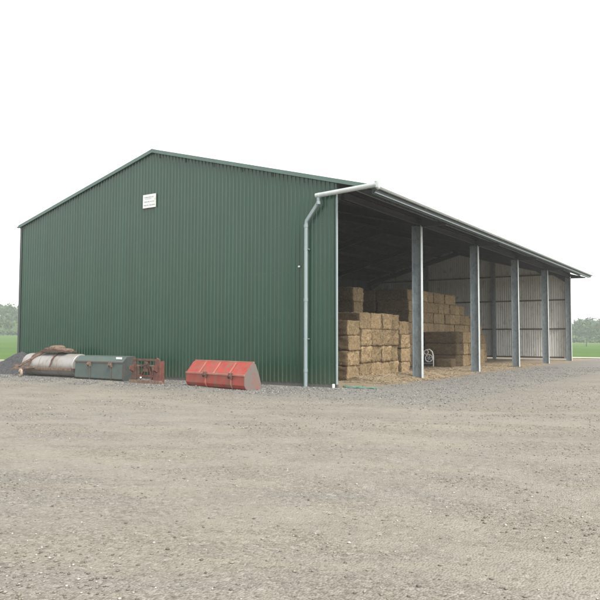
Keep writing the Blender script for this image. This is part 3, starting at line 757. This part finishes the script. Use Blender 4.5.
# red bucket
P1 = Vector((-4.72, -2.02, 0)); P2 = Vector((-1.78, -2.60, 0)); dv = P2-P1
pr = [(.80, .02), (.06, .03), (0, .10), (-.02, .50), (.40, .84), (.47, .83)]
pr = [(.17, .0), (.06, .04), (-.005, .15), (.0, .46), (.31, .82), (.39, .85)]
end = [(.17, .0), (.06, .04), (-.005, .15), (.0, .46), (.31, .82), (.39, .85), (.46, .80), (.58, .52), (.68, .22), (.70, .05), (.64, 0)]
def make_bucket(name, loc, rz, L, shell, end, mats, label, seams, lugs, edge, lugmat):
    t = tag(empty(name, loc, rz), label, 'loader bucket'); th = .02
    c = Vector((sum(p[0] for p in end)/len(end), sum(p[1] for p in end)/len(end)))
    inn = []
    for i in range(len(shell)):
        a = Vector(shell[max(i-1, 0)]); q = Vector(shell[min(i+1, len(shell)-1)]); d = (q-a).normalized(); nn = Vector((-d.y, d.x))
        if nn.dot(c-Vector(shell[i])) < 0: nn = -nn
        inn.append((shell[i][0]+nn.x*th, shell[i][1]+nn.y*th))
    MB().prism(list(shell)+inn[::-1], 0, .021, L-.021).build('shell', mats[0], t, bevel=.004)
    MB().prism(end, 0, 0, .02).build('end_plate', mats[0], t, bevel=.003)
    MB().prism(end, 0, L-.02, L).build('end_plate', mats[2], t, bevel=.003)
    for i in edge:                                   # pale worn fold bars
        y_, z_ = shell[i]; MB().box((.0, y_-.028, z_-.030), (L, y_+.022, z_+.030)).build('edge_bar', mats[1], t, bevel=.008)
    def on(sidx, f): a, b_ = Vector(shell[sidx]), Vector(shell[sidx+1]); return a+(b_-a)*f
    for (u, i) in seams:                             # stiffening straps up the panels
        a, q = on(i, 0), on(i, 1); d = (q-a).normalized(); nn = Vector((-d.y, d.x)); nn = -nn if nn.dot(c-a) > 0 else nn
        x = u*L; o_ = nn*.016
        MB().bar((x, a.x+o_.x, a.y+o_.y), (x, q.x+o_.x, q.y+o_.y), .055, .026, (0, nn.x, nn.y)).build('strap', mats[1], t, bevel=.003)
    for (u, i, f) in lugs:
        a = on(i, f); x = u*L
        k = MB()
        for s in (-.05, .05): k.prism([(a.x+.02, a.y-.10), (a.x-.10, a.y-.09), (a.x-.13, a.y-.0), (a.x-.06, a.y+.09), (a.x+.02, a.y+.07)], 0, x+s-.012, x+s+.012)
        k.tube([(x-.08, a.x-.09, a.y-.02), (x+.08, a.x-.09, a.y-.02)], .022, 10)
        k.build('coupling_lug', lugmat, t, bevel=.003)
        lo = on(i, 0)
    return t
make_bucket('loader_bucket', (P1.x, P1.y, 0), math.atan2(dv.y, dv.x), dv.length, pr, end, [M['red'], M['redfade'], M['redworn']],
            'faded red steel loader bucket tipped face down on the gravel before the green wall',
            [(.24, 3), (.49, 3), (.75, 3), (.36, 2), (.79, 2), (.36, 1), (.79, 1)], [(.36, 2, .93), (.79, 2, .93)], [3, 5], M['rust'])
# grey green bucket
P1 = Vector((-10.95, -1.62, 0)); P2 = Vector((-8.18, -1.62, 0)); dv = P2-P1
sh = [(.10, .0), (.0, .09), (.02, .70), (.22, .90), (.62, .93)]
en = [(.10, .0), (.0, .09), (.02, .70), (.22, .90), (.62, .93), (.78, .66), (.80, .10), (.74, 0)]
gb = make_bucket('loader_bucket', (P1.x, P1.y, 0), math.atan2(dv.y, dv.x)-.03, dv.length, sh, en, [M['greypaint'], M['greystrap'], M['greydark']],
            'dull grey green loader bucket standing between the roller and the rusty frame',
            [(.33, 1), (.77, 1), (.33, 0), (.77, 0)], [(.33, 1, .86), (.77, 1, .86)], [2], M['rustpale'])
MB().box((2.30, .10, .815), (2.62, .115, .895), Matrix.Rotation(0, 4, 'X')).build('pale_patch', M['white'], gb)
bpy.data.objects['pale_patch'].rotation_euler.x = 0

# rusty coupling frame
fr = tag(empty('coupling_frame', (-7.42, -1.90, 0), -.02), 'rusty red steel coupling frame standing upright between the two buckets', 'implement frame')
RR, RU, RP = M['rustred'], M['rust'], M['rustpale']
def part(b, name, mat, par, bev=.006): return b.build(name, mat, par, bevel=bev)
part(MB().prism([(-.02, 0), (.24, 0), (.22, .50), (.20, .86), (.07, .88), (.02, .45)], 1, -.06, .0).prism([(.0, 0), (.03, 0), (.05, .86), (.02, .86)], 1, .003, .16), 'upright', RU, fr)
part(MB().prism([(1.12, 0), (1.44, 0), (1.46, .30), (1.42, .84), (1.28, .92), (1.20, .80), (1.14, .42)], 1, -.06, .0).prism([(1.40, 0), (1.43, 0), (1.43, .80), (1.40, .80)], 1, .003, .18), 'upright', RR, fr)
part(MB().box((-.05, -.13, .0), (1.50, .02, .12)).box((-.10, .03, .0), (1.46, .24, .05)), 'bottom_beam', RP, fr)
part(MB().box((.21, -.045, .80), (1.21, .045, .87)), 'top_beam', RU, fr)
part(MB().box((.21, -.02, .60), (1.18, .06, .66)), 'cross_bar', RP, fr)
part(MB().box((.25, -.03, .22), (1.12, .07, .30)), 'cross_bar', RR, fr)
part(MB().bar((.40, .0, .14), (.72, .02, .80), .07, .05).bar((1.0, .0, .14), (.78, .02, .80), .07, .05), 'brace', RR, fr)
part(MB().box((.62, -.10, .42), (.86, .10, .54)).box((.66, -.08, .545), (.82, .06, .78)), 'centre_block', RU, fr)
part(MB().tube([(.30, .02, .30), (.30, .02, .60)], .05, 12), 'ram', RU, fr, 0); part(MB().tube([(1.02, .02, .30), (1.02, .02, .60)], .05, 12), 'ram', RU, fr, 0)
for x in (.10, 1.30):
    part(MB().prism([(-.22, .48), (-.06, .40), (-.06, .62), (-.16, .64)], 0, x-.05, x-.025).prism([(-.22, .48), (-.06, .40), (-.06, .62), (-.16, .64)], 0, x+.025, x+.05), 'hook', RR, fr)
MB().tube([(.22, -.02, .84), (.45, -.10, .70), (.70, -.13, .62), (.92, -.10, .70), (1.0, -.06, .45)], .014, 8).build('hose', M['black'], fr, smooth=True)
MB().tube([(.56, -.14, .21), (.60, -.14, .21)], .035, 10).build('cap', M['white'], fr, smooth=True)

# field roller
rl = tag(empty('field_roller', (-14.75, -.88, 0), 0), 'wide pale steel field roller with rusty frame and a weight box on top', 'field roller')
Rr_, L_ = .475, 3.3
pf = [(0, .05), (.0, Rr_-.03), (.015, Rr_-.008), (.06, Rr_)] + [(.06+(L_-.12)*k/12, Rr_+.004*math.sin(k*2.3)) for k in range(1, 12)] + [(L_-.06, Rr_), (L_-.015, Rr_-.008), (L_, Rr_-.03), (L_, .05)]
dr = MB().lathe(pf, (0, 0, Rr_+.005), (1, 0, 0), 56).build('drum', M['drum'], rl, smooth=True, auto=30)
for x in (1.17, 2.33): MB().lathe([(x-.008, Rr_+.002), (x-.006, Rr_+.007), (x+.006, Rr_+.007), (x+.008, Rr_+.002)], (0, 0, Rr_+.005), (1, 0, 0), 56).build('joint_ring', M['scraped'], dr, smooth=True)
for x in (-.03, L_+.03): MB().tube([(x-.05, 0, Rr_), (x+.05, 0, Rr_)], .08, 16).build('axle_end', M['rust'], rl, smooth=True, auto=40)
fy = -.60
part(MB().box((-.16, fy-.05, .30), (L_+.02, fy+.05, .40)), 'front_beam', M['rustpale'], rl)
part(MB().box((-.16, .52, .30), (L_+.10, .62, .40)), 'rear_beam', M['rust'], rl)
for x in (-.14, L_+.06): part(MB().box((x, fy+.051, .31), (x+.07, .519, .39)).box((x+.01, -.09, .391), (x+.06, .09, .58)), 'end_beam', M['rust'], rl)
# bowed straps over the drum carrying the box
for x in (.62, 2.02):
    pts = [(x, fy, .40)]+[(x, -math.cos(a)*(Rr_+.05)*1.0, Rr_+math.sin(a)*(Rr_+.05)) for a in [R(q) for q in (8, 25, 45, 65, 90, 115, 135, 160)]]+[(x, .56, .40)]
    b = MB()
    for p, q in zip(pts[:-1], pts[1:]): b.bar(p, q, .075, .03, (0, (p[1]+q[1])/2, (p[2]+q[2])/2-Rr_))
    part(b, 'strap', M['rust'], rl, 0)
part(MB().bar((-.10, fy-.18, .30), (1.15, -.20, 1.03), .06, .09), 'draw_bar', M['rustpale'], rl)
part(MB().bar((-.15, fy-.22, .30), (1.15, fy-.09, .40), .07, .08), 'draw_bar', M['rustpale'], rl)
part(MB().bar((-.42, fy+.16, .38), (-.10, fy-.02, .40), .12, .08).tube([(-.44, fy+.18, .33), (-.44, fy+.18, .46)], .08, 14), 'hitch', M['rustpale'], rl)
# jockey wheel
wh = MB().lathe([(-.04, .03), (-.045, .13), (-.03, .165), (.03, .165), (.045, .13), (.04, .03)], (.62, fy-.34, .165), (.25, 1, 0), 24).build('wheel', M['wheelpale'], rl, smooth=True, auto=35)
MB().tube([(.60, fy-.41, .165), (.64, fy-.27, .165)], .045, 12).build('hub', M['rust'], wh)
part(MB().bar((.62, fy-.28, .17), (.60, fy-.14, .34), .05, .05), 'wheel_bracket', M['rust'], rl)
# weight box with lumps of scrap on it
part(MB().box((1.05, -.30, Rr_*2+.065), (2.60, .26, Rr_*2+.11)).box((1.05, -.33, Rr_*2+.065), (2.60, -.301, Rr_*2+.15)).box((1.05, .261, Rr_*2+.065), (2.60, .29, Rr_*2+.15)), 'weight_tray', M['rust'], rl)
def lump(c, r, seed, mat, name='scrap_lump'):
    bm = bmesh.new(); bmesh.ops.create_icosphere(bm, subdivisions=3, radius=1)
    for v in bm.verts:
        q = v.co.copy(); k = 1+.22*noise.noise(q*1.6+Vector((seed, 0, 0)))+.07*noise.noise(q*5)
        f = lambda t: math.copysign(abs(t)**.62, t)
        v.co = Vector((f(q.x)*r[0]*k+c[0], f(q.y)*r[1]*k+c[1], max(f(q.z)*r[2]*k, -r[2]*.75)+c[2]))
    me = bpy.data.meshes.new(name); bm.to_mesh(me); bm.free(); me.materials.append(mat); me.polygons.foreach_set('use_smooth', [True]*len(me.polygons))
    o = bpy.data.objects.new(name, me); COL.objects.link(o); o.parent = rl; return o
zt = Rr_*2+.17
lump((1.32, 0, zt), (.27, .26, .08), 1, M['rust']); lump((1.80, -.05, zt+.05), (.30, .27, .125), 4, M['rustpale']); lump((2.28, 0, zt-.01), (.32, .24, .07), 9, M['rustpale'])

# green netting scrap on the ground at the corner post
b = MB()
for s in range(3):
    pts = []
    for k in range(26):
        t = k/25; x = .05+1.35*t; pts.append((x, .28-.30*t+.10*math.sin(t*9+s*2)+s*.06, .035+.018*math.sin(t*14+s)))
    b.tube(pts, .020+.006*s, 7)
tag(b.build('hose', M['netting'], smooth=True), 'faded green hose lying slack on the stones by the corner of the open side', 'hose')
# slender stake in the field beyond the far end
sx_, sy_ = polar(52.6*.419*3.0, 52.6*3.0*1.0)
sz = terr(sx_, sy_)
b = MB().tube([(sx_, sy_, sz-.2), (sx_+.03, sy_, sz+1.4), (sx_, sy_, sz+2.7)], [.09, .07, .05], 8)
tag(b.build('field_stake', M['rail'], smooth=True), 'thin dark stake standing alone in the green field right of the barn', 'stake')

# ------------------------------------------------------------------ far wooded hill
def leaf_cloud(b, cx, cy, cz, rx, rz_, n_, s0, s1, rg):
    lob = [(rg.uniform(-.5, .5)*rx, rg.uniform(-.5, .5)*rx, rg.uniform(-.35, .5)*rz_, rg.uniform(.45, .75)) for _ in range(6)]
    for _ in range(n_):
        lx, ly, lz, lr = rg.choice(lob)
        u = Vector((rg.gauss(0, 1), rg.gauss(0, 1), rg.gauss(0, 1))).normalized()
        k = rg.uniform(.75, 1.05)
        p = Vector((cx+lx+u.x*rx*lr*k, cy+ly+u.y*rx*lr*k, cz+lz+u.z*rz_*lr*k))
        a = Vector((rg.gauss(0, 1), rg.gauss(0, 1), rg.gauss(0, .6))).normalized(); c = a.cross(u+Vector((.1, .2, .3))).normalized(); s = rg.uniform(s0, s1)
        b.mat(0 if rg.random() < .6 else (1 if rg.random() < .6 else 2)).add([p-a*s, p-c*s*.7, p+a*s, p+c*s*.8], [(0,1,2,3)])
def leafm(name, col):
    Mm, n, b = nodes(name); f = nz(n, tex(n), .08, 4, .6); c = ramp(n, f, [(.3, tuple(x*.75 for x in col)), (.7, tuple(min(1, x*1.25) for x in col))])
    n.links.new(c, b.inputs['Base Color']); b.inputs['Roughness'].default_value = .9; b.inputs['Specular IOR Level'].default_value = .1; return Mm
LM = [leafm('wood_leaf', (.042, .082, .036)), leafm('wood_leaf_light', (.075, .125, .05)), leafm('wood_leaf_dark', (.026, .058, .03)), leafm('bark', (.06, .045, .035))]
rg = random.Random(3); wood = MB()
def in_view(a): return (-.52 < a < -.33) or (.30 < a < .50)
for i in range(1500):
    a = rg.uniform(-.75, .72); d = 338+150*rg.random()**.8
    if not in_view(a) and rg.random() < .55: continue
    x, y = polar(math.sin(a)*d, math.cos(a)*d); z = terr(x, y); h = rg.uniform(6, 10.5) if d > 350 else rg.uniform(3, 7)
    r_ = h*rg.uniform(.34, .46)
    vis = in_view(a)
    leaf_cloud(wood, x, y, z+h*.58, r_, h*.42, 90 if vis else 36, .45 if vis else .9, 1.0 if vis else 1.7, rg)
    wood.mat(3).tube([(x, y, z-.2), (x, y, z+h*.5)], [.22, .1], 5)
# hedge along the foot of the wood
for i in range(500):
    a = -.75+1.5*i/500; d = 334+rg.uniform(-2, 2); x, y = polar(math.sin(a)*d, math.cos(a)*d)
    leaf_cloud(wood, x, y, terr(x, y)+1.1, 2.2, 1.5, 26, .35, .8, rg)
wo = wood.build('woodland', LM, fix=False)
tag(wo, 'hazy green wooded hillside far behind the barn and fields', 'woodland', kind='stuff')

# ------------------------------------------------------------------ haze
Mh = bpy.data.materials.new('haze'); Mh.use_nodes = True; n = Mh.node_tree; n.nodes.clear()
vo = n.nodes.new('ShaderNodeVolumePrincipled'); vo.inputs['Color'].default_value = (.97, .995, 1.0, 1); vo.inputs['Density'].default_value = .0008; vo.inputs['Anisotropy'].default_value = .2
oo = n.nodes.new('ShaderNodeOutputMaterial'); n.links.new(vo.outputs[0], oo.inputs['Volume'])
hz = MB().box((-620, -620, -8), (640, 620, 36)).build('haze', Mh); tag(hz, 'thin pale haze hanging over the yard, fields and woods', 'haze', kind='stuff')
